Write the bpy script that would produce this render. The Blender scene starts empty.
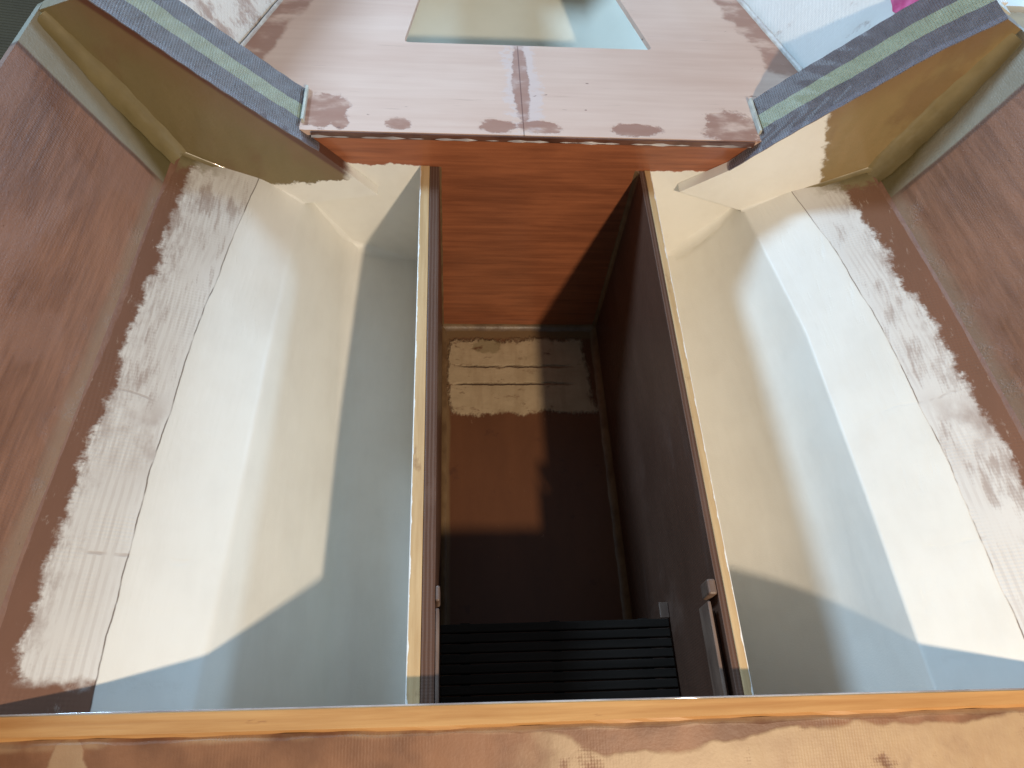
import bpy, bmesh, math, random
from mathutils import Vector, Matrix
random.seed(7)
S = bpy.context.scene
COL = S.collection

# ---------------------------------------------------------------- camera
cam = bpy.data.cameras.new('camera'); camo = bpy.data.objects.new('camera', cam); COL.objects.link(camo)
cam.sensor_width = 36; cam.sensor_fit = 'HORIZONTAL'; cam.lens = 740 * 36 / 1024
cam.clip_start = .02; cam.clip_end = 200
def cam_rot():
    Y = Vector((449-512, 384+848, -740)).normalized()
    Z = -Vector((452-512, 384-832, -740)).normalized()
    X = Y.cross(Z).normalized(); Z = X.cross(Y).normalized()
    return Matrix((X, Y, Z))            # rows: world axes seen from the camera
camo.matrix_world = Matrix.Translation((0, 0, 1)) @ cam_rot().to_4x4()
S.camera = camo

# ---------------------------------------------------------------- world and lamps
w = bpy.data.worlds.new('World'); S.world = w; w.use_nodes = True
bg = w.node_tree.nodes['Background']
bg.inputs[0].default_value = (.60, .79, 1.0, 1); bg.inputs[1].default_value = .245
def lamp(name, kind, loc, power, col, size=.1, target=None):
    l = bpy.data.lights.new(name, kind); l.energy = power; l.color = col
    if kind == 'AREA': l.shape = 'DISK'; l.size = size
    else: l.shadow_soft_size = size
    o = bpy.data.objects.new(name, l); COL.objects.link(o); o.location = loc
    if target:
        o.rotation_euler = (Vector(target)-Vector(loc)).to_track_quat('-Z', 'Y').to_euler()
    return o
lamp('warm_work_lamp', 'POINT', (.83, -1.0, 1.58), 188, (1.0, .81, .60), .045)
lamp('cool_lamp', 'AREA', (-1.75, 2.3, 1.75), 88, (.46, .71, 1.0), .55, (.65, .5, -.05))
lamp('cool_lamp', 'AREA', (2.55, 2.3, 1.13), 40, (.44, .70, 1.0), .5, (-.35, .6, -.05))
d_ = lamp('doorway_daylight', 'AREA', (.2, 5.2, 1.75), 72, (.52, .76, 1.0), 6.4, (.2, .6, 0)); d_.data.shape = 'RECTANGLE'; d_.data.size_y = 1.5
S.view_settings.view_transform = 'Standard'; S.view_settings.look = 'None'
S.view_settings.exposure = 0; S.view_settings.gamma = 1
S.cycles.max_bounces = 8

# ---------------------------------------------------------------- node expressions
class G:
    """small expression builder for shader nodes"""
    def __init__(s, name, rough=.5):
        s.m = bpy.data.materials.new(name); s.m.use_nodes = True
        s.t = s.m.node_tree; s.bsdf = s.t.nodes['Principled BSDF']; s.put('Roughness', rough)
        g = s.t.nodes.new('ShaderNodeTexCoord'); s.P = g.outputs['Object']
        x = s.t.nodes.new('ShaderNodeSeparateXYZ'); s.t.links.new(s.P, x.inputs[0])
        s.x, s.y, s.z = [V(s, x.outputs[i]) for i in range(3)]
    def put(s, name, v):
        i = s.bsdf.inputs[name]
        if isinstance(v, V): s.t.links.new(v.k, i)
        elif isinstance(v, tuple): i.default_value = (*v, 1) if len(v) == 3 else v
        elif isinstance(v, (int, float)): i.default_value = v
        else: s.t.links.new(v, i)
    def attr(s, n):
        a = s.t.nodes.new('ShaderNodeAttribute'); a.attribute_name = n; return V(s, a.outputs['Fac'])
    def math(s, op, *a):
        n = s.t.nodes.new('ShaderNodeMath'); n.operation = op
        for i, v in enumerate(a):
            if isinstance(v, V): s.t.links.new(v.k, n.inputs[i])
            else: n.inputs[i].default_value = v
        return V(s, n.outputs[0])
    def vec(s, x, y, z=0.):
        n = s.t.nodes.new('ShaderNodeCombineXYZ')
        for i, v in enumerate((x, y, z)):
            if isinstance(v, V): s.t.links.new(v.k, n.inputs[i])
            else: n.inputs[i].default_value = v
        return n.outputs[0]
    def noise(s, scale, st=(1, 1, 1), detail=3, rough=.55, off=0, at=None, dist=0.):
        """0..1 noise; st stretches the axes"""
        v = at if at is not None else s.vec(s.x*st[0]+off, s.y*st[1]+off*.7, s.z*st[2])
        n = s.t.nodes.new('ShaderNodeTexNoise'); s.t.links.new(v, n.inputs['Vector'])
        n.inputs['Scale'].default_value = scale; n.inputs['Detail'].default_value = detail
        n.inputs['Roughness'].default_value = rough; n.inputs['Distortion'].default_value = dist
        return V(s, n.outputs['Fac'])
    def voro(s, scale, st=(1, 1, 1)):
        n = s.t.nodes.new('ShaderNodeTexVoronoi'); n.inputs['Scale'].default_value = scale
        s.t.links.new(s.vec(s.x*st[0], s.y*st[1], s.z*st[2]), n.inputs['Vector']); return V(s, n.outputs['Distance'])
    def step(s, a, b, v):
        """smooth 0..1 as v goes a..b"""
        n = s.t.nodes.new('ShaderNodeMapRange'); n.interpolation_type = 'SMOOTHSTEP'
        s.t.links.new(v.k, n.inputs[0])
        if a > b:
            n.inputs[1].default_value = b; n.inputs[2].default_value = a; n.inputs[3].default_value = 1; n.inputs[4].default_value = 0
        else:
            n.inputs[1].default_value = a; n.inputs[2].default_value = b
        return V(s, n.outputs[0])
    def mix(s, f, a, b):
        n = s.t.nodes.new('ShaderNodeMix'); n.data_type = 'RGBA'
        for i, v in ((0, f), (6, a), (7, b)):
            if isinstance(v, V): s.t.links.new(v.k, n.inputs[i])
            elif isinstance(v, tuple): n.inputs[i].default_value = (*v, 1)
            elif isinstance(v, (int, float)): n.inputs[i].default_value = v
            else: s.t.links.new(v, n.inputs[i])
        return n.outputs[2]
    def blob(s, cu, cv, ru, rv, u, v, wob, e=.12):
        """1 inside a ragged ellipse"""
        du = (u-cu)/ru; dv = (v-cv)/rv
        return s.step(1+e, 1-e, s.math('SQRT', du*du+dv*dv)+wob)
    def bump(s, h, dist=.001, strength=1.):
        n = s.t.nodes.new('ShaderNodeBump'); n.inputs['Distance'].default_value = dist; n.inputs['Strength'].default_value = strength
        s.t.links.new(h.k, n.inputs['Height']); s.t.links.new(n.outputs[0], s.bsdf.inputs['Normal'])
    def weave(s, a, b, pitch=.0042):
        k = 2*math.pi/pitch
        return s.math('SINE', a*k)*.5+s.math('SINE', b*k)*.5
class V:
    def __init__(s, g, k): s.g = g; s.k = k
    def __add__(s, o): return s.g.math('ADD', s, o)
    __radd__ = __add__
    def __sub__(s, o): return s.g.math('SUBTRACT', s, o)
    def __rsub__(s, o): return s.g.math('SUBTRACT', o, s)
    def __mul__(s, o): return s.g.math('MULTIPLY', s, o)
    __rmul__ = __mul__
    def __truediv__(s, o): return s.g.math('DIVIDE', s, o)
    def abs(s): return s.g.math('ABSOLUTE', s)
    def max(s, o): return s.g.math('MAXIMUM', s, o)
    def min(s, o): return s.g.math('MINIMUM', s, o)

CREAM = (.82, .795, .72)
CREAM2 = (.76, .73, .655)
BROWN = (.215, .085, .045)
OLIVE = (.20, .155, .07)
def grain(g, along, scale=60, off=0):
    st = [1, 1, 1]; st[along] = .06
    a = g.noise(scale, st, 4, .6, off); b = g.noise(scale*.25, st, 2, .5, off+3)
    return a*.6+b*.4
def paint_color(g):
    f = g.noise(9, detail=4, off=2); f2 = g.noise(45, (1, .25, 1), 3, off=5)
    return g.mix(g.step(.35, .75, f*.7+f2*.3), CREAM, CREAM2)

def m_paint():
    g = G('cream_gloss_paint', .34)
    g.put('Base Color', paint_color(g))
    g.put('Roughness', g.noise(14, off=4)*.25+.33)
    g.bump(g.noise(60, (1, .3, 1), 2)*.25+g.noise(400, detail=2)*.10+g.noise(9, detail=1)*1.0, .0018)
    return g.m
def m_ledge():
    """chine ledge: cream paint / primer on glass cloth / bare brown; pu 0 ridge, 1 paint edge, 2 primer edge, 3 chine"""
    g = G('part_painted_glass_cloth', .4)
    u = g.attr('pu'); y = g.y
    w1 = g.noise(9, (0, 1, 0), 2, off=1); w2 = g.noise(70, detail=4, off=2); w3 = g.noise(260, (.5, 1, .5), 3, off=9)
    step_n = g.noise(5, (0, 1, 0), 0, off=8)
    e1 = u-1+(w1-.5)*.10+(w2-.5)*.02
    cream = g.step(.012, -.012, e1)
    line = g.step(.022, .012, e1)*g.step(-.004, .006, e1)*g.step(.40, .56, g.noise(16, detail=2, off=3))
    e2 = u-2+(w1-.5)*.5+(g.noise(34, detail=5, rough=.65, off=12)-.5)*.9+(w3-.5)*.22
    prim = g.step(.13, -.09, e2)*(1-g.step(-.55, .1, e2)*g.step(.42, .62, g.noise(60, (1.2, .35, 1), 4, .7, off=83))*.5)
    streak = g.noise(26, (3.2, .55, 1), 4, .65, off=6)
    wv = g.weave(g.x, y, .0055)
    worn = g.step(.54, .80, streak+wv*.03+(g.noise(6, detail=2, off=20)-.5)*.95)
    ribs = g.step(-.2, .8, g.math('SINE', (u+g.noise(9, off=51)*.05)*58))*g.step(.42, .60, g.noise(8, (1.5, .8, 1), 3, off=52))
    band = g.step(.09, 0, (y-.50+(g.x-.17).abs()*-.05+.02).abs())*g.step(.38, .62, g.noise(16, (1.6, .9, 1), 4, off=31))
    crack = g.step(.0035, .001, (y-.575+(g.noise(12, off=33)-.5)*.03-(u-1.5)*.012).abs()).max(g.step(.0035, .001, (y-.335+(g.noise(12, off=34)-.5)*.03).abs()))
    worn = worn*(1-g.step(.46, .36, y)*g.step(.1, -.1, g.x)*.7)
    worn = worn.max(band*.9).max(ribs*.26).max(crack*g.step(.45, .6, g.noise(18, off=35))*.7)
    nearend = g.step(.165, .185, y+(w2-.5)*.03+g.x.min(0)*.0)
    prim = prim*nearend
    olive = g.step(1.035, 1.06, y+(w2-.5)*.06+(w3-.5)*.02+g.step(1.0, 2.6, u)*.01)
    bare = g.mix(g.noise(20, (1, .3, 1), 4, off=7), (.24, .115, .07), (.18, .092, .056))
    bare = g.mix(g.step(.60, .72, g.noise(90, (1, .35, 1), 5, .7, off=17))*.55, bare, (.52, .42, .34))
    primer = g.mix(g.noise(12, detail=4, off=22), (.78, .755, .70), (.68, .645, .59))
    pc = g.mix(worn*.62, primer, (.30, .20, .155))
    c = g.mix(prim, bare, pc)
    c = g.mix(g.step(1.2, 2.2, u)*olive, c, g.mix(w2, OLIVE, (.26, .21, .11)))
    c = g.mix(cream, c, paint_color(g))
    c = g.mix(line*.8, c, (.12, .07, .045))
    g.put('Base Color', c)
    g.put('Roughness', .34+prim*(1-cream)*.25+cream*.12)
    g.bump(wv*(1-cream)*.16*g.step(.4, .65, g.noise(11, detail=2, off=66))+cream*.7+g.noise(90, (1, .3, 1), 2)*.25+g.noise(25, detail=1)*.6+(1-worn)*prim*.3, .0012)
    return g.m
def m_side():
    """glassed plywood hull side"""
    g = G('glassed_plywood', .3)
    y = g.y; u = g.attr('pu')
    gr = g.noise(46, (.5, .16, 2.2), 5, .65, off=3); big = g.noise(6, (1, .6, 1), 4, off=9)
    c = g.mix(g.step(.3, .7, big*.45+gr*.55), (.150, .062, .030), (.305, .140, .075))
    blot = g.step(.52, .60, g.noise(7, (1, .6, 1), 4, off=42))
    c = g.mix(blot*.5, c, (.27, .135, .085))
    t = y+.015+(g.noise(5, off=3)-.5)*.012
    tape = g.step(.998, 1.006, t); edge = g.step(.992, .998, t)*g.step(1.006, 1.0, t)
    c = g.mix(tape, c, g.mix(g.noise(40, (1, .2, 1), 4), (.24, .215, .155), (.30, .27, .20)))
    c = g.mix(edge*.8, c, (.10, .05, .03))
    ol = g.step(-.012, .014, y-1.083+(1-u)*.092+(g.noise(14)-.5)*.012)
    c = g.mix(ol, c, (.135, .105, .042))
    # olive epoxy strip along the chine
    low = g.step(.12, .03, u+(g.noise(25, (1, .5, 1), 3, off=6)-.5)*.07)
    c = g.mix(low*(1-tape)*.75, c, (.27, .175, .11))
    dri = g.step(.74, .80, g.noise(160, (.6, .6, 2), 2, off=15))
    g.put('Base Color', c)
    wet = g.step(.20, .08, u)*g.step(.50, .66, g.noise(20, detail=3, off=70))
    c = g.mix(g.step(.0022, .0008, (g.z*.9+y*.55+g.x*.4-.62+(g.noise(9, off=71)-.5)*.05).abs())*g.step(.5, .6, g.noise(7, off=72))*.5, c, (.42, .29, .21))
    g.put('Base Color', c)
    g.put('Roughness', .30+big*.25)
    g.put('Coat Weight', wet*.7+.25); g.put('Coat Roughness', .08)
    g.bump(g.weave(y, g.z+g.x*.3, .0038)*.09*g.step(.42, .7, g.noise(6, off=8))+g.noise(300, detail=2)*(.35+wet*.9)+g.noise(25, (.6, 1, 1), 3)*1.0+dri*.8, .0013)
    return g.m
def m_mahogany():
    """varnished bulkhead, painted low down in the lockers"""
    g = G('varnished_mahogany', .3)
    gr = g.noise(75, (.07, 1, 1.4), 5, .6, dist=.4); fl = g.noise(6, (.6, 1, 1.6), 3, off=4, dist=.8)
    c = g.mix(g.step(.30, .72, gr*.6+fl*.4), (.22, .070, .031), (.42, .142, .060))
    pores = g.step(.66, .74, g.noise(190, (.06, 1, 1.2), 3, off=7))
    c = g.mix(pores*.35, c, (.14, .04, .02))
    n = (g.noise(45, detail=4, off=3)-.5)*.022+(g.noise(12, detail=2, off=1)-.5)*.012
    out = g.step(-.052, -.056, g.x).max(g.step(.386, .390, g.x))
    pm = g.step(.002, -.002, g.z+n)*out
    g.put('Base Color', g.mix(pm, c, paint_color(g)))
    g.put('Roughness', .30+g.noise(8)*.15)
    g.put('Coat Weight', .4); g.put('Coat Roughness', .15)
    g.bump(g.noise(18, detail=4)*.8+gr*.12+pm*.7, .0014)
    return g.m
def m_wing(side):
    """olive epoxy-coated frame face; painted at its foot"""
    g = G('epoxy_coated_frame', .36)
    n = (g.noise(55, detail=5, rough=.65, off=3)-.5)*.05+(g.noise(14, detail=2, off=1)-.5)*.03
    if side < 0:
        pm = g.step(.003, -.003, g.z+.030-(g.x+.30)*.12+n*.75)
        pm = pm.max(g.step(.002, -.002, g.z-.022+n*.2)*g.step(-.205, -.185, g.x+n*.4))
    else:
        pm = g.step(.003, -.003, g.z+.0+n*.6)*g.step(.80, .78, g.x+n)
        pm = pm.max(g.step(.715, .705, g.x+n*.8+(g.z-.05)*.35))
    br = g.noise(26, (1, 1, .4), 4, off=12)
    # thin brown line of stain that follows the inner edge
    d = (g.z-.0)+(g.x*1. if side < 0 else g.x*-1.)*.95
    k = -.055-.141*.95 if side < 0 else -.03-.45*.95
    dd = d-k            # 0 at the inner edge, below it grows negative
    inner = g.step(-.085, -.01, dd+(br-.5)*.09)
    c = g.mix(br, (.155, .115, .046) if side < 0 else (.22, .165, .070), (.22, .165, .075) if side < 0 else (.33, .22, .10))
    c = g.mix(g.step(.52, .66, g.noise(11, (1, 1, .6), 4, off=91))*.5, c, (.17, .095, .045))
    c = g.mix(inner*.5, c, (.19, .105, .055))
    c = g.mix(g.step(-.011, -.002, dd)*.9, c, (.10, .035, .022))
    c = g.mix(g.step(.70, .76, g.noise(60, (1, 1, .5), 4, off=30))*.4, c, (.42, .34, .20))
    c = g.mix(pm, c, paint_color(g))
    g.put('Base Color', c)
    g.put('Coat Weight', .3); g.put('Coat Roughness', .15)
    g.bump(g.noise(22, detail=4)*1.4+pm*.8+g.noise(200)*.15, .0014)
    return g.m
def m_tape():
    """wet-out glass tape: grey edges, pale green middle over the core"""
    g = G('glass_tape', .22)
    v = g.attr('pv'); u = g.attr('pu')
    n = (g.noise(30, detail=3, off=2)-.5)
    mid = g.step(.365, .385, v+n*.06)*g.step(.665, .645, v+n*.05)
    wv = g.weave(u, v*.13, .0042)
    dk = g.mix(g.noise(50, detail=4), (.105, .085, .088), (.20, .172, .178))
    c = g.mix(mid, dk, g.mix(g.noise(40, detail=3, off=8), (.31, .33, .21), (.40, .42, .29)))
    c = g.mix(g.step(.78, .86, g.noise(110, detail=4, off=6)+wv*.03)*.5, c, (.5, .5, .5))
    lip = g.step(.10, .06, v)
    c = g.mix(lip*.35, c, (.28, .27, .33))
    g.put('Base Color', c); g.put('Roughness', .32+g.noise(80)*.2)
    g.put('Specular IOR Level', .35)
    g.put('Coat Weight', g.step(.15, .85, wv*.45+g.noise(170, detail=3, off=99)*.9+g.noise(14, detail=1)*.25)*.95+.05); g.put('Coat Roughness', .05)
    g.bump(wv*(.3+g.noise(30, off=44)*.9)+g.noise(260, detail=2)*2.2+g.noise(60, detail=3)*1.4, .0016)
    return g.m
def m_deck():
    g = G('sanded_plywood', .5)
    x, y = g.x, g.y
    gr = g.noise(60, (.06, 1, 1), 4, .6, dist=.3); fl = g.noise(5, (.5, 1.2, 1), 3, off=2)
    c = g.mix(g.step(.25, .75, gr*.40+fl*.60), (.60, .395, .30), (.73, .535, .43))
    c = g.mix(g.step(.68, .73, g.noise(120, (.05, 1, 1), 3, off=5))*.35, c, (.33, .18, .12))
    wob = (g.noise(38, (.7, 1, 1), 6, .75, off=4)-.5)*2.2
    red = (.29, .125, .080)
    m = g.blob(.135, 1.235, .016, .13, x, y, wob*.7)
    for cx, ru in ((-.095, .022), (.085, .034), (.165, .042), (.345, .045), (-.20, .016)):
        m = m.max(g.blob(cx, 1.108, ru, .018, x, y, wob*.8))
    # bare margin against the hull and the frames
    mr = g.step(-.075, -.055, (x-.776)+(y-1.10)*.30+(g.noise(16, detail=4, off=9)-.5)*.11)
    ml = g.step(.060, .045, (x+.48)-(y-1.10)*.37+(g.noise(16, detail=4, off=7)-.5)*.05)
    m = m.max(mr).max(ml).max(g.blob(.53, 1.12, .055, .05, x, y, wob*.9)).max(g.blob(-.235, 1.14, .05, .045, x, y, wob*.9))
    halo = g.blob(.14, 1.235, .034, .15, x, y, wob*1.4)
    c = g.mix(halo*.45, c, (.62, .53, .52))
    seam = g.step(.0016, .0006, (x-.134).abs())*g.step(1.36, 1.34, y)
    c = g.mix(m*g.step(.25, .55, g.noise(30, (.5, 1, 1), 4, off=77))*.85, c, g.mix(gr, red, (.36, .185, .13)))
    c = g.mix(seam*.7, c, (.12, .045, .03))
    c = g.mix(g.step(.735, .76, g.noise(48, (.5, 1, 1), 2, off=55)), c, (.26, .14, .11))
    g.put('Base Color', c)
    g.put('Roughness', .46-m*.15)
    g.put('Coat Weight', .10)
    g.bump(gr*.3+m*-.5+g.noise(14)*.6, .0008)
    return g.m
def m_foot():
    g = G('epoxied_sole', .32)
    x, y = g.x, g.y
    n = g.noise(50, detail=5, off=2)-.5; n2 = g.noise(18, (1, .5, 1), 3, off=5)-.5
    c = g.mix(g.noise(16, (1, .35, 1), 4), (.100, .040, .019), (.175, .072, .032))
    c = g.mix(g.step(.60, .70, g.noise(20, detail=5, rough=.65, off=8))*.55, c, (.085, .035, .02))
    c = g.mix(g.step(.72, .78, g.noise(90, (1, .4, 1), 3, off=18))*.4, c, (.30, .17, .10))
    # oval tan filler patch trowelled across the head of the well
    big = g.noise(11, detail=3, off=71)-.5; hf = (g.noise(170, (1, .35, 1), 3, .7, off=72)-.5)*.022
    a = g.step(.836, .848, y+n*.022+big*.045+hf)*g.step(1.058, 1.044, y+n*.025+big*.03+hf)
    a = a*g.step(-.018, -.008, x+n*.02+big*.03+(y-.95).abs()*-.12+hf)*g.step(.350, .330, x+n*.03+big*.06+(y-.92)*.12+hf)
    lines = (g.step(.005, .0005, (y-.972+n*.012+(x-.1)*.004).abs()).max(g.step(.005, .0005, (y-.922+n*.010).abs())))*g.step(.31, .27, x)*g.step(.0, .03, x)*g.step(.30, .55, g.noise(25, (.6, 1, 1), 3, off=81)+.08)
    pat = g.mix(g.noise(30, (.4, 1, 1), 4, off=3), (.54, .41, .26), (.34, .25, .145))
    pat = g.mix(g.step(.60, .70, g.noise(34, (.6, 1, 1), 5, .65, off=13))*.8, pat, (.17, .10, .05))
    pat = g.mix(g.step(.45, .65, g.noise(34, (1, .18, 1), 4, .6, off=85))*.55, pat, (.36, .255, .15))
    pat = g.mix(g.blob(.09, 1.03, .035, .022, x, y, n*1.2)*.6, pat, (.20, .15, .07))
    c = g.mix(a*g.step(.30, .46, g.noise(30, (.5, 1, 1), 5, .7, off=17)+.04), c, pat)
    c = g.mix(lines*a*.5, c, (.12, .075, .04))
    ol = g.step(.0, -.008, x+n2*.01).max(g.step(1.045, 1.06, y+n*.02)).max(g.step(.345, .36, x))
    c = g.mix(ol*(1-a)*.85, c, (.20, .125, .06))
    g.put('Base Color', c)
    g.put('Roughness', .36+a*.35); g.put('Specular IOR Level', .22)
    g.bump(a*2.0-lines*a*2.5+n*1.0*a+g.noise(16)*.6, .0016)
    return g.m
def m_liner():
    g = G('dark_glassed_plywood', .38)
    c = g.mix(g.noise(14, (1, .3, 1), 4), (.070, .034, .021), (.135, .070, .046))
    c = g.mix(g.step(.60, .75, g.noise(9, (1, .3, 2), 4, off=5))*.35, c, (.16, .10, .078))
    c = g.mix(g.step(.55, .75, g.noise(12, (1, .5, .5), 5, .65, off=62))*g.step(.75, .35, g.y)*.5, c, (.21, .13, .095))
    ply = g.math('SINE', g.x*1150+g.noise(20)*2)
    top = g.step(-.004, -.0025, g.z)
    c = g.mix(top*g.step(-.1, .4, ply)*.6, c, (.16, .10, .075))
    g.put('Base Color', c); g.put('Specular IOR Level', .18)
    g.bump(g.weave(g.y, g.z, .004)*.1+g.noise(60)*.8, .001)
    return g.m
def m_wallcore():
    g = G('locker_wall_paint', .35)
    g.put('Base Color', paint_color(g)); g.bump(g.noise(60)*.5, .001); return g.m
def m_pine(out=None):
    """orange-tan softwood edge; white paint slop on the locker side"""
    g = G('bare_softwood', .5)
    gr = g.noise(120, (1, .05, 1), 4, .6)
    c = g.mix(g.step(.3, .7, gr), (.48, .30, .135), (.60, .41, .205))
    c = g.mix(g.step(.58, .70, g.noise(24, (1, .5, 1), 5, .65, off=6))*.6, c, (.26, .13, .055))
    if out is not None:
        d = (g.x-out) if out < 0 else (out-g.x)      # distance in from the outer edge
        n = g.noise(28, (0, 1, 1), 4, off=3)
        c = g.mix(g.step(.0020, .0010, d-(n-.5).max(0)*.010), c, (.82, .80, .74))
    g.put('Base Color', c); g.bump(gr*.5+g.noise(40)*.6, .0008)
    return g.m
def m_beamcap():
    g = G('orange_softwood', .42)
    gr = g.noise(110, (.045, 1, 1), 4, .6, dist=.2); fl = g.noise(9, (.12, 1, 1), 3, off=4)
    c = g.mix(g.step(.3, .7, gr*.55+fl*.45), (.42, .19, .055), (.63, .34, .12))
    c = g.mix(g.step(.70, .76, g.noise(60, (.2, 1, 1), 4, off=9))*.6, c, (.24, .09, .035))
    g.put('Base Color', c); g.put('Coat Weight', .15); g.bump(gr*.4+g.noise(20, (.4, 1, 1))*.8, .001)
    return g.m
def m_beamface():
    g = G('near_glassed_panel', .5)
    n = g.noise(30, detail=4, off=2)-.5; w = g.noise(7, (1, 1, 1.4), 3, off=6)-.5
    wv = g.weave(g.x, g.y, .0036)
    x, d = g.x, .103-g.y                 # d: distance back from the cap
    c = g.mix(g.step(.3, .7, g.noise(12, (1, 1, 1), 4)), (.155, .064, .027), (.275, .122, .054))
    e = d-.025+(x-.25)*.045+w*.05+n*.015+g.step(.19, .10, x)*.03
    tan = g.step(-.003, .004, e)*g.step(.06, .16, x+n*.10)
    tan = tan*g.step(.36, .50, g.noise(22, detail=4, off=18)+.10+wv*.03)
    tl = g.blob(-.425, .022, .017, .030, x, d, n*1.2)*.75
    tt = g.step(.009, .003, d+n*.008)*g.step(.36, .60, g.noise(16, (1, 1, 1), 4, off=40)+g.step(-.3, .3, x)*.15)*.55
    tan = tan.max(tl).max(tt)
    c = g.mix(tan*.85, c, g.mix(g.noise(30, detail=3), (.54, .38, .205), (.35, .21, .11)))
    c = g.mix(g.step(.60, .72, g.noise(9, (1, 1, .6), 4, off=28))*.45, c, (.15, .07, .04))
    g.put('Base Color', c); g.put('Coat Weight', .05); g.put('Coat Roughness', .3)
    g.bump((wv*.025+g.math('SINE', x*1700+g.noise(15)*3)*.05)*g.step(.45, .7, g.noise(9, detail=2, off=61))+g.noise(300)*.25+g.noise(20)*.8+g.noise(70, (1, .4, 1))*.5+tan*.4, .0010)
    return g.m
def m_flat(name, c1, c2, rough=.5, scale=30, bump=.5, st=(1, 1, 1), coat=0):
    g = G(name, rough)
    g.put('Base Color', g.mix(g.step(.3, .7, g.noise(scale, st, 4)), c1, c2))
    g.put('Coat Weight', coat); g.bump(g.noise(scale*2, st, 4)*bump, .001); return g.m
def m_fore():
    """forward hull side: primer scraped over brown plywood"""
    g = G('scraped_primer', .42)
    n = g.noise(12, (1, 1.6, 1), 5, .68, off=3); wv = g.weave(g.x, g.y, .004)
    m = g.step(.47, .62, n+g.noise(60, detail=3)*.12-.06+wv*.01-g.step(.3, .6, g.x)*.12)
    c = g.mix(m*.72, g.mix(n, (.80, .78, .73), (.66, .62, .57)), (.33, .20, .15))
    g.put('Base Color', c); g.bump(m*-.6+g.noise(60)*.5+wv*.2, .001); return g.m
def m_ground():
    g = G('ribbed_carpet', .85)
    r = g.math('SINE', g.y*420+g.x*60)
    c = g.mix(g.noise(8, detail=4), (.055, .032, .010), (.09, .058, .022))
    c = g.mix(g.step(.2, .9, r)*.3, c, (.05, .035, .018))
    g.put('Base Color', c); g.bump(r*.6+g.noise(300)*.5, .003); return g.m

M = {}
def mat(k, f, *a):
    if k not in M: M[k] = f(*a)
    return M[k]

# ---------------------------------------------------------------- mesh helpers
def link(name, verts, faces, m, parent=None, smooth=True, attrs=None, bev=0):
    me = bpy.data.meshes.new(name); me.from_pydata([tuple(v) for v in verts], [], faces)
    bm = bmesh.new(); bm.from_mesh(me); bmesh.ops.recalc_face_normals(bm, faces=bm.faces)
    if bev:
        bmesh.ops.bevel(bm, geom=[e for e in bm.edges], offset=bev, segments=2, affect='EDGES', profile=.5)
    bm.to_mesh(me); bm.free()
    if attrs:
        for k, vals in attrs.items():
            a = me.attributes.new(k, 'FLOAT', 'POINT'); a.data.foreach_set('value', vals)
    for p in me.polygons: p.use_smooth = smooth
    if smooth: me.set_sharp_from_angle(angle=math.radians(40))
    me.materials.append(m)
    o = bpy.data.objects.new(name, me); COL.objects.link(o)
    if parent: o.parent = parent
    return o
def box(name, x0, x1, y0, y1, z0, z1, m, parent=None, bev=.0012):
    v = [(x, y, z) for x in (x0, x1) for y in (y0, y1) for z in (z0, z1)]
    f = [(0, 1, 3, 2), (4, 6, 7, 5), (0, 4, 5, 1), (2, 3, 7, 6), (0, 2, 6, 4), (1, 5, 7, 3)]
    return link(name, v, f, m, parent, False, bev=bev)
def prism(name, pts, y0, y1, m, parent=None, bev=.0, axis='y'):
    n = len(pts)
    if axis == 'y': v = [(a, y0, b) for a, b in pts]+[(a, y1, b) for a, b in pts]
    else: v = [(a, b, y0) for a, b in pts]+[(a, b, y1) for a, b in pts]
    f = [tuple(range(n)), tuple(range(n, 2*n))]+[(i, (i+1) % n, n+(i+1) % n, n+i) for i in range(n)]
    return link(name, v, f, m, parent, False, bev=bev)
def empty(name, loc):
    o = bpy.data.objects.new(name, None); o.location = loc; COL.objects.link(o); o.empty_display_size = .05; return o
def tag(o, label=None, cat=None, kind=None, group=None):
    for k, v in (('label', label), ('category', cat), ('kind', kind), ('group', group)):
        if v: o[k] = v
    return o
def interp(tab, y):
    """tab: rows (y, [points]) with y rising"""
    if y <= tab[0][0]: a, b = tab[0], tab[1]
    elif y >= tab[-1][0]: a, b = tab[-2], tab[-1]
    else:
        for a, b in zip(tab, tab[1:]):
            if a[0] <= y <= b[0]: break
    t = (y-a[0])/(b[0]-a[0])
    return [(p[0]+(q[0]-p[0])*t, p[1]+(q[1]-p[1])*t) for p, q in zip(a[1], b[1])]
def dense(pts, rad, n=10):
    """round the inner corners of a polyline; returns (x, z, parameter)"""
    out = [(pts[0][0], pts[0][1], 0.)]
    for i in range(1, len(pts)-1):
        P, A, B = [Vector(q) for q in (pts[i], pts[i-1], pts[i+1])]
        r = rad[i]
        da, db = min(r, (A-P).length*.48), min(r, (B-P).length*.48)
        a = P+(A-P).normalized()*da; b = P+(B-P).normalized()*db
        ta, tb = i-da/(A-P).length, i+db/(B-P).length
        for k in range(n+1):
            t = k/n; q = (1-t)**2*a+2*t*(1-t)*P+t*t*b
            out.append((q.x, q.y, ta+(tb-ta)*t))
    out.append((pts[-1][0], pts[-1][1], float(len(pts)-1)))
    return out
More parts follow.
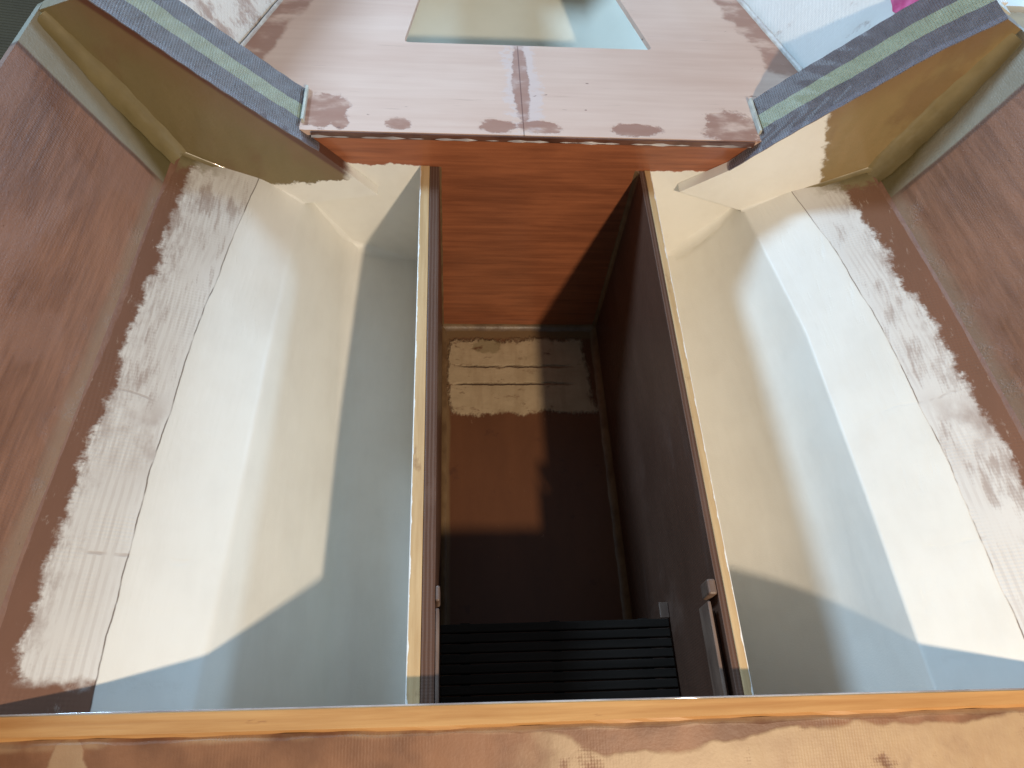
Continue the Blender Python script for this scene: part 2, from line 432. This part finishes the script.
def loft(name, tab, rad, m, parent, thick, y0, y1, ny=50, wob=.0):
    """shell swept along Y from cross-sections, with real thickness on its outer side"""
    V_, F_, U = [], [], []
    ys = [y0+(y1-y0)*i/ny for i in range(ny+1)]
    rows = []
    for y in ys:
        d = dense(interp(tab, y), rad)
        rows.append([(x+wob*math.sin(y*9+x*30), y, z+wob*math.sin(y*13+x*20), u) for x, z, u in d])
    k = len(rows[0])
    for r in rows:
        for x, y, z, u in r: V_.append((x, y, z)); U.append(u)
    for i in range(ny):
        for j in range(k-1):
            a = i*k+j; F_.append((a, a+1, a+k+1, a+k))
    n0 = len(V_)
    for r in rows:                       # outer skin, offset along the section normal
        for j, (x, y, z, u) in enumerate(r):
            a, b = r[max(j-1, 0)], r[min(j+1, k-1)]
            t = Vector((b[0]-a[0], b[2]-a[2])).normalized()
            nrm = Vector((t.y, -t.x))
            if nrm.y > 0: nrm = -nrm
            V_.append((x+nrm.x*thick, y, z+nrm.y*thick)); U.append(u)
    for i in range(ny):
        for j in range(k-1):
            a = n0+i*k+j; F_.append((a, a+k, a+k+1, a+1))
    for i in range(ny):
        for j in (0, k-1):
            a = i*k+j; F_.append((a, a+k, n0+a+k, n0+a))
    for j in range(k-1):
        for i in (0, ny):
            a = i*k+j; F_.append((a, a+1, n0+a+1, n0+a))
    return link(name, V_, F_, m, parent, True, {'pu': U})
def cove(name, path, r, d1, d2, m, parent, n=9, wob=.07, taper=(1, 1, 1), k1=.12):
    """concave fillet swept along a path; d1, d2 unit directions up the two faces"""
    V_, F_ = [], []; d1, d2 = Vector(d1), Vector(d2)
    P = []
    for a, b in zip(path, path[1:]):
        a, b = Vector(a), Vector(b); c = max(1, int((b-a).length/.012))
        for i in range(c): P.append(a+(b-a)*i/c)
    P.append(Vector(path[-1])); P = [p-(d1+d2)*.0022 for p in P]
    for i, p in enumerate(P):
        rr = r*(1+wob*(math.sin(i*1.7)*.5+math.sin(i*.61+1)*.5))*(taper[0]*(1-i/(len(P)-1))**2+2*taper[1]*(i/(len(P)-1))*(1-i/(len(P)-1))+taper[-1]*(i/(len(P)-1))**2)
        for k in range(n+1):
            t = k/n; a = p+d1*rr; b = p+d2*rr
            q = (1-t)**2*a+2*t*(1-t)*(p+(d1+d2)*rr*k1)+t*t*b
            V_.append(q)
    k = n+1; N = len(V_)
    V_ += [v-(d1+d2)*.004 for v in V_]
    for i in range(len(P)-1):
        for j in range(k-1):
            a = i*k+j; F_.append((a, a+1, a+k+1, a+k)); F_.append((N+a, N+a+k, N+a+k+1, N+a+1))
        for j in (0, k-1): a = i*k+j; F_.append((a, a+k, N+a+k, N+a))
    for i in (0, len(P)-1):
        for j in range(k-1): a = i*k+j; F_.append((a, a+1, N+a+1, N+a))
    return link(name, V_, F_, m, parent, True)

# ---------------------------------------------------------------- setting
gnd = link('ground', [(-6, -6, -.62), (6, -6, -.62), (6, 8, -.62), (-6, 8, -.62)], [(0, 1, 2, 3)], mat('ground', m_ground), None, False)
tag(gnd, 'dark olive ribbed floor covering outside the hull', None, 'structure')

# ---------------------------------------------------------------- the boat
boat = empty('boat', (0, 0, 0))
tag(boat, 'half-built plywood boat interior with a deep central footwell between cream painted lockers', 'boat')
YB = 1.09         # aft face of the bulkhead
YC = .129         # forward face of the near beam

LIP = .022
# left: wall foot, base of riser, ridge, paint edge, primer edge, chine, sheer
L_low = [(.10, [(-.050, -.395), (-.200, -.365), (-.331, -.057)]),
         (.40, [(-.050, -.375), (-.205, -.345), (-.319, -.062)]),
         (.70, [(-.050, -.340), (-.210, -.300), (-.307, -.070)]),
         (1.10, [(-.050, -.285), (-.214, -.220), (-.286, -.082)])]
L_ledge = [(.10, [(-.331, -.057), (-.437, .004), (-.522, .038), (-.549, .048)]),
           (.30, [(-.323, -.060), (-.432, .002), (-.524, .035), (-.546, .043)]),
           (.45, [(-.317, -.062), (-.428, .000), (-.516, .031), (-.536, .039)]),
           (.60, [(-.310, -.067), (-.418, -.004), (-.506, .028), (-.526, .038)]),
           (.76, [(-.305, -.070), (-.402, -.008), (-.496, .028), (-.515, .038)]),
           (.95, [(-.296, -.076), (-.371, -.012), (-.482, .028), (-.501, .038)]),
           (1.10, [(-.286, -.082), (-.345, -.025), (-.466, .028), (-.486, .038)])]
L_side = [(.10, [(-.548, .046), (-.670, .325)]),
          (.30, [(-.545, .041), (-.660, .322)]),
          (.45, [(-.535, .037), (-.652, .320)]),
          (.60, [(-.525, .036), (-.637, .317)]),
          (.76, [(-.514, .036), (-.624, .314)]),
          (.95, [(-.500, .036), (-.613, .309)]),
          (1.10, [(-.485, .036), (-.606, .302)])]
R_low = [(.10, [(.380, -.400), (.470, -.375), (.592, -.250), (.640, -.145), (.664, -.048)]),
         (.40, [(.380, -.385), (.475, -.350), (.586, -.245), (.632, -.145), (.654, -.050)]),
         (.75, [(.380, -.340), (.475, -.300), (.566, -.225), (.614, -.140), (.638, -.056)]),
         (1.10, [(.380, -.290), (.485, -.255), (.535, -.190), (.570, -.130), (.592, -.080)])]
R_ledge = [(.10, [(.666, -.050), (.786, .004), (.893, .038), (.918, .047)]),
           (.30, [(.662, -.051), (.777, .000), (.878, .032), (.902, .041)]),
           (.45, [(.653, -.052), (.772, .000), (.862, .029), (.887, .038)]),
           (.60, [(.648, -.056), (.760, .000), (.842, .026), (.872, .036)]),
           (.75, [(.640, -.060), (.742, -.002), (.820, .022), (.857, .035)]),
           (.90, [(.625, -.068), (.716, -.008), (.790, .017), (.840, .035)]),
           (1.10, [(.592, -.080), (.668, -.030), (.750, .005), (.816, .032)])]
R_side = [(.10, [(.917, .045), (1.03, .33)]),
          (.30, [(.901, .039), (1.013, .33)]),
          (.45, [(.886, .036), (1.00, .33)]),
          (.60, [(.871, .034), (.985, .333)]),
          (.75, [(.856, .033), (.97, .338)]),
          (.90, [(.839, .033), (.945, .338)]),
          (1.10, [(.815, .031), (.917, .330)])]
for low, led in ((L_low, L_ledge), (R_low, R_ledge)):
    for k, (y, p) in enumerate(low):
        a, b = Vector(interp(led, y)[0]), Vector(interp(led, y)[1]); q = a+(b-a).normalized()*LIP
        p[-1] = tuple(a); p.append(tuple(q))
for low, led in ((L_low, L_ledge), (R_low, R_ledge)):
    for k, (y, p) in enumerate(led): p[0] = interp(low, y)[-1]
paint = mat('paint', m_paint)
loft('locker_floor', L_low, [0, .035, .010, 0], paint, boat, .010, YC-.01, YB, wob=.0005)
loft('locker_floor', R_low, [0, .05, .07, .03, .004, 0], paint, boat, .010, YC-.01, YB, wob=.0005)
loft('chine_ledge', L_ledge, [0, .02, .02, 0], mat('ledge', m_ledge), boat, .010, YC-.01, YB, 70, wob=.0005)
loft('chine_ledge', R_ledge, [0, .02, .02, 0], mat('ledge', m_ledge), boat, .010, YC-.01, YB, 70, wob=.0005)
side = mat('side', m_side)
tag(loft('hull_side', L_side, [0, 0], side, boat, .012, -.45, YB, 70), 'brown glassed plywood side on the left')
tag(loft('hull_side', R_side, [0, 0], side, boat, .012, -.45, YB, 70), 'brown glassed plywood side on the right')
# chine fillets of clear epoxy
epoxy = mat('epoxy', lambda: m_flat('olive_epoxy_fillet', (.19, .145, .065), (.26, .205, .10), .32, 25, .5, coat=.3))
epoxb = mat('epoxb', lambda: m_flat('brown_epoxy_fillet', (.21, .10, .06), (.25, .13, .08), .55, 90, 1.2, (1, .5, 1)))
cove('chine_fillet', [(t[1][3][0], t[0], t[1][3][1]) for t in L_ledge[:-1]]+[(-.488, 1.07, .038)], .011, (.93, 0, -.38), (-.38, 0, .92), epoxb, boat)
cove('chine_fillet', [(t[1][3][0], t[0], t[1][3][1]) for t in R_ledge[:-1]]+[(.819, 1.07, .032)], .013, (-.94, 0, -.35), (.36, 0, .93), epoxb, boat)

# main bulkhead
def lerp(tab, i, y=YB): return interp(tab, y)[i]
bhL = [(-.600, .300), lerp(L_side, 0), lerp(L_ledge, 0), lerp(L_low, 1)]
bhR = [lerp(R_low, 1), lerp(R_low, 2), lerp(R_ledge, 0), lerp(R_side, 0), (.918, .35)]
bh = [(-.575, .305), (-.600, .300), (-.486, .044), (-.286, -.082), (-.214, -.222), (-.06, -.30), (-.06, -.56), (.39, -.56), (.39, -.30),
      (.485, -.255), (.535, -.19), (.592, -.080), (.815, .04), (.914, .325), (.885, .325), (.801, .272), (.723, .195), (.632, .108), (.585, .062), (-.272, .062), (-.305, .088), (-.406, .180), (-.535, .300)]
prism('bulkhead', bh, YB, YB+.018, mat('mahog', m_mahogany), boat)

# wing frames: coated face boards in front of the bulkhead, core block behind, tape over the edge
def along(path, s):
    L = [math.dist(a, b) for a, b in zip(path, path[1:])]; d = s*sum(L)
    for (a, b), l in zip(zip(path, path[1:]), L):
        if d <= l or b == path[-1]: t = d/l; return a[0]+(b[0]-a[0])*t, a[1]+(b[1]-a[1])*t
        d -= l
def wing(sd, foot, path, blk_start, hull):
    yf, yb = 1.066, 1.198
    sm = [along(path, i/40) for i in range(41)]
    for _ in range(6): sm = [sm[0]]+[((a[0]+2*b[0]+c[0])/4, (a[1]+2*b[1]+c[1])/4) for a, b, c in zip(sm, sm[1:], sm[2:])]+[sm[-1]]
    fr = prism('side_frame', foot+hull+sm[::-1], yf, YB-.0005, mat('wing%d' % sd, m_wing, sd), boat, bev=.0008)
    bs = [p for p in sm if (p[0]-blk_start[0])*sd > 0]
    core = mat('core', lambda: m_flat('core_end', (.50, .50, .42), (.62, .62, .55), .4, 60))
    prism('core_block', [(blk_start[0], .06)]+[blk_start]+bs+hull[::-1][:2]+[(hull[-2][0]*.97+blk_start[0]*.03, .06)], YB+.0185, yb, core, fr)
    V_, F_, U, W = [], [], [], []
    nu, nv = 80, 14
    L = sum(math.dist(a, b) for a, b in zip(sm, sm[1:]))
    tot = abs(sm[-1][0]-sm[0][0]); st = abs(blk_start[0]-sm[0][0])/tot
    for h in (.0006, .0026):
        for i in range(nu+1):
            for j in range(nv+1):
                s = i/nu; v = j/nv
                y = yf-.002+(yb+.002-yf)*v
                s0 = (-.02 if v < .12 else (st+.02)*min(1, (v-.12)/.10)-.02*(1-min(1, (v-.12)/.10)))
                s_ = max(0, s0+(1-s0)*s); x, z = along(sm, s_)
                x2, z2 = along(sm, min(1, s_+.02)); x1, z1 = along(sm, max(0, s_-.02))
                t = Vector((x2-x1, z2-z1)).normalized(); nn = Vector((-t.y, t.x))
                if nn.y < 0: nn = -nn
                wob = .0005*math.sin(i*.8+j*1.3)
                V_.append((x+nn.x*(h+wob), y, z+nn.y*(h+wob))); U.append(s_*L); W.append(v)
    k = nv+1; n0 = (nu+1)*k
    for i in range(nu):
        for j in range(nv):
            a = i*k+j; F_.append((a, a+1, a+k+1, a+k)); F_.append((n0+a, n0+a+k, n0+a+k+1, n0+a+1))
    for i in range(nu):
        for j in (0, nv): a = i*k+j; F_.append((a, a+k, n0+a+k, n0+a))
    for j in range(nv):
        for i in (0, nu): a = i*k+j; F_.append((a, a+1, n0+a+1, n0+a))
    link('edge_tape', V_, F_, mat('tape', m_tape), fr, True, {'pu': U, 'pv': W})
    return fr
wl = wing(-1, [(-.141, -.057), (-.284, -.083)], [(-.239, .050), (-.305, .106), (-.406, .200), (-.535, .329)], (-.259, .077), [(-.486, .043), (-.606, .304)])
tag(wl, 'olive coated frame on the left')
wr = wing(1, [(.452, -.033), (.590, -.080)], [(.535, .026), (.578, .072), (.632, .127), (.723, .213), (.801, .290), (.882, .351)], (.568, .078), [(.814, .040), (.916, .334)])
tag(wr, 'tan coated frame on the right')
capm = mat('capm', lambda: m_flat('pale_core_end', (.58, .58, .50), (.42, .42, .36), .4, 60))
box('core_end', -.2680, -.2630, YB+.014, 1.198, .077, .0890, capm, wl, .001)
box('core_end', .5800, .5850, YB+.014, 1.198, .077, .0905, capm, wr, .001)
# corner fillets between frames and hull
gusset = mat('gusset', lambda: m_flat('olive_epoxy_cove', (.185, .14, .058), (.25, .195, .09), .30, 14, .35, coat=.3))
cove('corner_fillet', [(-.605, 1.066, .300), (-.487, 1.066, .034)], .044, (.91, 0, .42), (.04, -1, .02), gusset, boat, taper=(.45, 1.0, .7), k1=.02)
cove('corner_fillet', [(.914, 1.066, .325), (.818, 1.066, .026)], .050, (-.94, 0, .33), (-.04, -1, .02), gusset, boat, taper=(.45, 1.0, .7), k1=.02)
cove('corner_fillet', [(-.484, 1.066, .044), (-.350, 1.066, -.034)], .009, (.2, 0, .9), (0, -1, .0), epoxy, boat)
cove('corner_fillet', [(.812, 1.066, .043), (.700, 1.066, -.018)], .010, (-.2, 0, .9), (0, -1, .0), epoxy, boat)
cove('corner_fillet', [(-.348, 1.066, -.036), (-.284, 1.066, -.080)], .022, (.45, 0, .85), (0, -1, .0), paint, boat, k1=.02, taper=(.3, 1.3, .3))
cove('corner_fillet', [(.698, 1.066, -.020), (.592, 1.066, -.078)], .022, (-.45, 0, .85), (0, -1, .0), paint, boat, k1=.02, taper=(.3, 1.3, .3))
cove('corner_fillet', [(-.286, YB, -.084), (-.214, YB, -.222), (-.06, YB, -.283)], .030, (.45, 0, .85), (0, -1, 0), paint, boat, k1=.02, taper=(.3, 1.3, .3))
cove('corner_fillet', [(.592, YB, -.082), (.570, YB, -.130), (.485, YB, -.258), (.39, YB, -.288)], .034, (-.45, 0, .85), (0, -1, 0), paint, boat, k1=.02, taper=(.3, 1.3, .3))

# foredeck with hatch opening
def deck():
    o = [(-.262, YB-.004), (.575, YB-.004), (.790, YB+.014), (.711, 1.297), (.631, 1.541), (.40, 2.20), (.16, 2.6), (-.08, 2.25), (-.31, 1.56), (-.404, 1.306), (-.490, YB+.014)]
    h = [(-.093, 1.349), (.412, 1.352), (.255, 1.92), (.010, 1.92)]
    bm = bmesh.new(); es = []
    # rounded hatch corners
    hr = []
    for i, p in enumerate(h):
        P, A, B = Vector(p), Vector(h[i-1]), Vector(h[(i+1) % 4])
        a = P+(A-P).normalized()*.012; b = P+(B-P).normalized()*.012
        for k in range(5):
            t = k/4; hr.append(tuple((1-t)**2*a+2*t*(1-t)*P+t*t*b))
    for ring in (o, hr):
        vs = [bm.verts.new((x, y, .080)) for x, y in ring]
        es += [bm.edges.new((vs[i], vs[(i+1) % len(vs)])) for i in range(len(vs))]
    bmesh.ops.triangle_fill(bm, use_beauty=True, use_dissolve=False, edges=es)
    r = bmesh.ops.extrude_face_region(bm, geom=bm.faces[:])
    bmesh.ops.translate(bm, verts=[v for v in r['geom'] if isinstance(v, bmesh.types.BMVert)], vec=(0, 0, -.012))
    bmesh.ops.recalc_face_normals(bm, faces=bm.faces)
    me = bpy.data.meshes.new('foredeck'); bm.to_mesh(me); bm.free(); me.materials.append(mat('deck', m_deck))
    d = bpy.data.objects.new('foredeck', me); COL.objects.link(d); d.parent = boat
    return d
dk = deck()
tag(dk, 'pale pink sanded plywood foredeck with a tapered hatch opening')
dark = mat('dark', lambda: m_flat('dark_epoxy_edge', (.075, .03, .018), (.16, .07, .045), .3, 60, 1, (.3, 1, 1), coat=.4))
box('deck_edge', -.25, .57, YB-.0085, YB-.0045, .0665, .0792, dark, dk, .0012)
grey = mat('grey', lambda: m_flat('grey_epoxy', (.42, .40, .40), (.24, .20, .19), .35, 50, 1, (.3, 1, 1), coat=.4))
cove('glue_fillet', [(-.25, YB-.001, .0672), (.565, YB-.001, .0672)], .011, (0, -1, 0), (0, 0, -1), grey, dk, 5, .25)
# forward hull sides
fore = mat('fore', m_fore)
def fore_side(pts, dx):
    V_, F_ = [], []
    for x, y in pts:
        s = 1 if dx > 0 else -1
        V_ += [(x, y, .05), (x+dx, y, .34), (x+dx+.012*s, y, .34), (x+.012*s, y, .05)]
    for i in range(len(pts)-1):
        for j in range(4):
            a, b = i*4+j, i*4+(j+1) % 4; F_.append((a, b, b+4, a+4))
    F_.append((0, 1, 2, 3)); n = len(V_); F_.append((n-4, n-3, n-2, n-1))
    return link('bow_side', V_, F_, fore, boat, False)
fore_side([(-.47, 1.13), (-.404, 1.306), (-.31, 1.56), (-.08, 2.25), (.14, 2.6)], -.13)
fore_side([(.775, 1.13), (.711, 1.297), (.631, 1.541), (.40, 2.20), (.18, 2.6)], .13)
cov = mat('cov', lambda: m_flat('cream_seam', (.55, .52, .46), (.4, .33, .28), .4, 50, 1))
cove('deck_fillet', [(-.402, 1.306, .080), (-.31, 1.56, .080), (-.08, 2.25, .080)], .008, (.9, -.3, 0), (-.4, 0, .9), cov, dk)
cove('deck_fillet', [(.709, 1.297, .080), (.629, 1.541, .080), (.40, 2.20, .080)], .010, (-.9, -.3, 0), (.4, 0, .9), cov, dk)
# forepeak compartment under the hatch
fp = mat('fp', lambda: m_flat('pale_yellow_paint', (.87, .86, .72), (.83, .82, .68), .4, 9, .3))
V_ = []
for y, zf, zs in ((YB+.02, -.27, .06), (1.50, -.27, .06), (1.62, -.255, .06), (2.0, -.12, .06), (2.5, .02, .06)):
    hw = .56 if y < 1.6 else .56-(y-1.6)*.52
    V_ += [(.17-hw-.06, y, zs), (.17-hw*.72, y, zf+.09), (.17-hw*.45, y, zf), (.17+hw*.45, y, zf), (.17+hw*.72, y, zf+.09), (.17+hw+.06, y, zs)]
F_ = []
for i in range(4):
    for j in range(5): a = i*6+j; F_.append((a, a+1, a+7, a+6))
fpo = link('forepeak_lining', V_, F_, fp, boat, True)
fpo.modifiers.new('s', 'SOLIDIFY').thickness = .01
tag(fpo, 'pale yellow painted compartment seen through the hatch')

# footwell
liner = mat('liner', m_liner)
def well_wall(x_out, x_mid, x_in):
    core = box('footwell_wall', min(x_out, x_mid), max(x_out, x_mid), YC, YB, -.55, -.006, mat('core_w', m_wallcore), boat, 0)
    box('edge_strip', min(x_out, x_mid), max(x_out, x_mid), YC, YB-.0005, -.0055, .0, mat('pine%f' % x_out, m_pine, x_out), core, .0014)
    box('liner_panel', min(x_mid, x_in)+.0004, max(x_mid, x_in), YC, YB-.001, -.545, -.0015, liner, core, .0012)
    return core
wlw = well_wall(-.058, -.040, -.022)
wrw = well_wall(.389, .3765, .366)
latch = mat('latch', lambda: m_flat('worn_hardwood', (.10, .058, .040), (.20, .130, .092), .5, 40, 1, (1, .3, 1)))
for s, xw, par in ((1, -.0215, wlw), (-1, .3655, wrw)):
    a, b = sorted((xw, xw+s*.0125 if s < 0 else xw+.006))
    box('stop_block', a, b, .264, .286, -.032, .001, latch, par, .003)
    a, b = sorted((xw+s*.0155, xw+s*.0105)) if s < 0 else (xw, xw+.005)
    box('hatch_batten', a, b, YC, .256, -.045, -.003, latch, par, .0015)
    if s < 0: box('batten_backing', .3555, .365, YC, .250, -.060, -.024, liner, par, .001)
sole = box('footwell_sole', -.03, .38, YC-.01, YB-.0005, -.54, -.528, mat('foot', m_foot), boat, 0)
dep = mat('dep', lambda: m_flat('brown_olive_fillet', (.13, .075, .036), (.20, .125, .062), .4, 26, 1))
cove('well_fillet', [(-.02, YB, -.527), (.37, YB, -.527)], .021, (0, -1, 0), (0, 0, 1), dep, sole)
cove('well_fillet', [(-.0215, YB, -.52), (-.0215, YB, -.003)], .012, (1, 0, 0), (0, -1, 0), dep, wlw)
cove('well_fillet', [(.3655, YB, -.52), (.3655, YB, -.003)], .016, (-1, 0, 0), (0, -1, 0), dep, wrw)
cove('well_fillet', [(-.0215, YC, -.527), (-.0215, YB, -.527)], .018, (1, 0, 0), (0, 0, 1), dep, sole)
cove('well_fillet', [(.3655, YC, -.527), (.3655, YB, -.527)], .022, (-1, 0, 0), (0, 0, 1), dep, sole)
box('support_bracket', .350, .3655, .292, .318, -.250, -.246, latch, wrw, .001)

# near beam: panel with an orange softwood cap
beam = empty('cross_beam', (0, 0, 0)); beam.parent = boat
tag(beam, 'brown glassed panel capped with orange softwood across the foreground')
def beam_pt(x): return YC-.010*(x+.05)
V_, F_ = [], []
n = 90; x0, x1 = -.75, 1.12
for i in range(n+1):
    x = x0+(x1-x0)*i/n; yb = beam_pt(x); wv = .0008*math.sin(i*.5)+.0005*math.sin(i*1.9)
    th = .026 if x < 0 else .026-.006*min(1, x/.7)
    for dy, z in ((0, .030), (0, .054), (-.0015, .0560), (-th+.003, .0560+wv*.3), (-th+wv, .0535), (-th+wv, .030)): V_.append((x, yb+dy, z))
for i in range(n):
    for j in range(6): a, b = i*6+j, i*6+(j+1) % 6; F_.append((a, b, b+6, a+6))
F_.append(tuple(range(6))); F_.append(tuple(range(n*6, n*6+6)))
capo = link('beam_cap', V_, F_, mat('cap', m_beamcap), beam, False)
V_, F_ = [], []
for i in range(n+1):
    x = x0+(x1-x0)*i/n; yb = beam_pt(x); th = .026 if x < 0 else .026-.006*min(1, x/.7)
    wv = .0012*math.sin(i*.9)+.0008*math.sin(i*2.3)
    for dy, z in ((-.001, -.55), (-.001, .0298), (-th+.001, .0298), (-th+.0005, .0505+wv*.3), (-th-.006+wv, .0515+wv*.4), (-.26, .002), (-.265, -.55)): V_.append((x, yb+dy, z))
for i in range(n):
    for j in range(7): a, b = i*7+j, i*7+(j+1) % 7; F_.append((a, b, b+7, a+7))
F_.append(tuple(range(7))); F_.append(tuple(range(n*7, n*7+7)))
link('beam_panel', V_, F_, mat('beamface', m_beamface), beam, False)
box('glue_line', -.70, 1.05, YC-.001, YC+.0012, .030, .0545, grey, beam, .0005).rotation_euler = (0, 0, -.0100)

# ---------------------------------------------------------------- slatted grating in the well
gr = empty('slatted_grating', (.172, .21, -.256))
tag(gr, 'dark slatted grating resting across the near end of the footwell', 'grating')
slate = mat('slate', lambda: m_flat('dark_slate_plastic', (.014, .010, .007), (.022, .016, .012), .75, 40, .4, (.1, 1, 1)))
slate.node_tree.nodes['Principled BSDF'].inputs['Specular IOR Level'].default_value = .15
for i in range(9):
    y = .284-i*.0158
    o = box('slat', -.190, .191, y-.0068-.21, y+.0068-.21, .0, .011, slate, gr, .0015)
for x in (-.15, 0, .15): box('bearer', x-.008, x+.008, -.075, .085, -.014, -.0005, slate, gr, .001)

# ---------------------------------------------------------------- things at the edges
def cloth():
    """hangs down the inside of the bow side from its top edge"""
    V_, F_ = [], []
    n = 24
    for i in range(n+1):
        for j in range(n+1):
            y = 1.17+.22*i/n; zl = .242+abs(y-1.255)*.55+.004*math.sin(y*90)
            z = zl+(.352-zl)*j/n
            sx = .711-.36*(y-1.297)+.13*(z-.05)/.29
            V_.append((sx-.008-.005*math.sin(y*120+z*20)-.003*math.sin(z*90), y, z))
    for i in range(n):
        for j in range(n): a = i*(n+1)+j; F_.append((a, a+1, a+n+2, a+n+1))
    o = link('cloth', V_, F_, mat('pink', lambda: m_flat('pink_fabric', (.62, .07, .20), (.75, .16, .32), .8, 40, .6)), None, True)
    o.modifiers.new('s', 'SOLIDIFY').thickness = .003
    return o
cl = cloth()
tag(cl, 'crumpled pink cloth hanging inside the white bow side behind the right frame', 'cloth')

def plank():
    p = [(0, 0), (.6, 0), (.6, .205), (0, .205)]
    hole = [(.148+.009*math.cos(a*math.pi/8), .146+.009*math.sin(a*math.pi/8)) for a in range(16)]
    bm = bmesh.new(); es = []
    for ring in (p, hole):
        vs = [bm.verts.new((x, y, 0)) for x, y in ring]
        es += [bm.edges.new((vs[i], vs[(i+1) % len(vs)])) for i in range(len(vs))]
    bmesh.ops.triangle_fill(bm, use_beauty=True, edges=es)
    r = bmesh.ops.extrude_face_region(bm, geom=bm.faces[:])
    bmesh.ops.translate(bm, verts=[v for v in r['geom'] if isinstance(v, bmesh.types.BMVert)], vec=(0, 0, .02))
    bmesh.ops.recalc_face_normals(bm, faces=bm.faces)
    me = bpy.data.meshes.new('plank'); bm.to_mesh(me); bm.free()
    me.materials.append(mat('plankm', lambda: m_flat('plywood_offcut', (.26, .17, .07), (.34, .23, .10), .6, 30, .6, (.2, 1, 1))))
    o = bpy.data.objects.new('plank', me); COL.objects.link(o); return o
pk = plank(); pk.location = (1.08, 1.30, .08)
tag(pk, 'brown plank with a round black hole outside the right hull edge', 'plank')
bd = box('white_board', 0, .6, 0, .10, 0, .03, mat('wb', lambda: m_flat('white_board', (.7, .72, .70), (.62, .65, .64), .5, 20)), None, .002)
bd.location = (1.08, 1.512, .08)
tag(bd, 'narrow white board beyond the brown plank with the black hole', 'board')
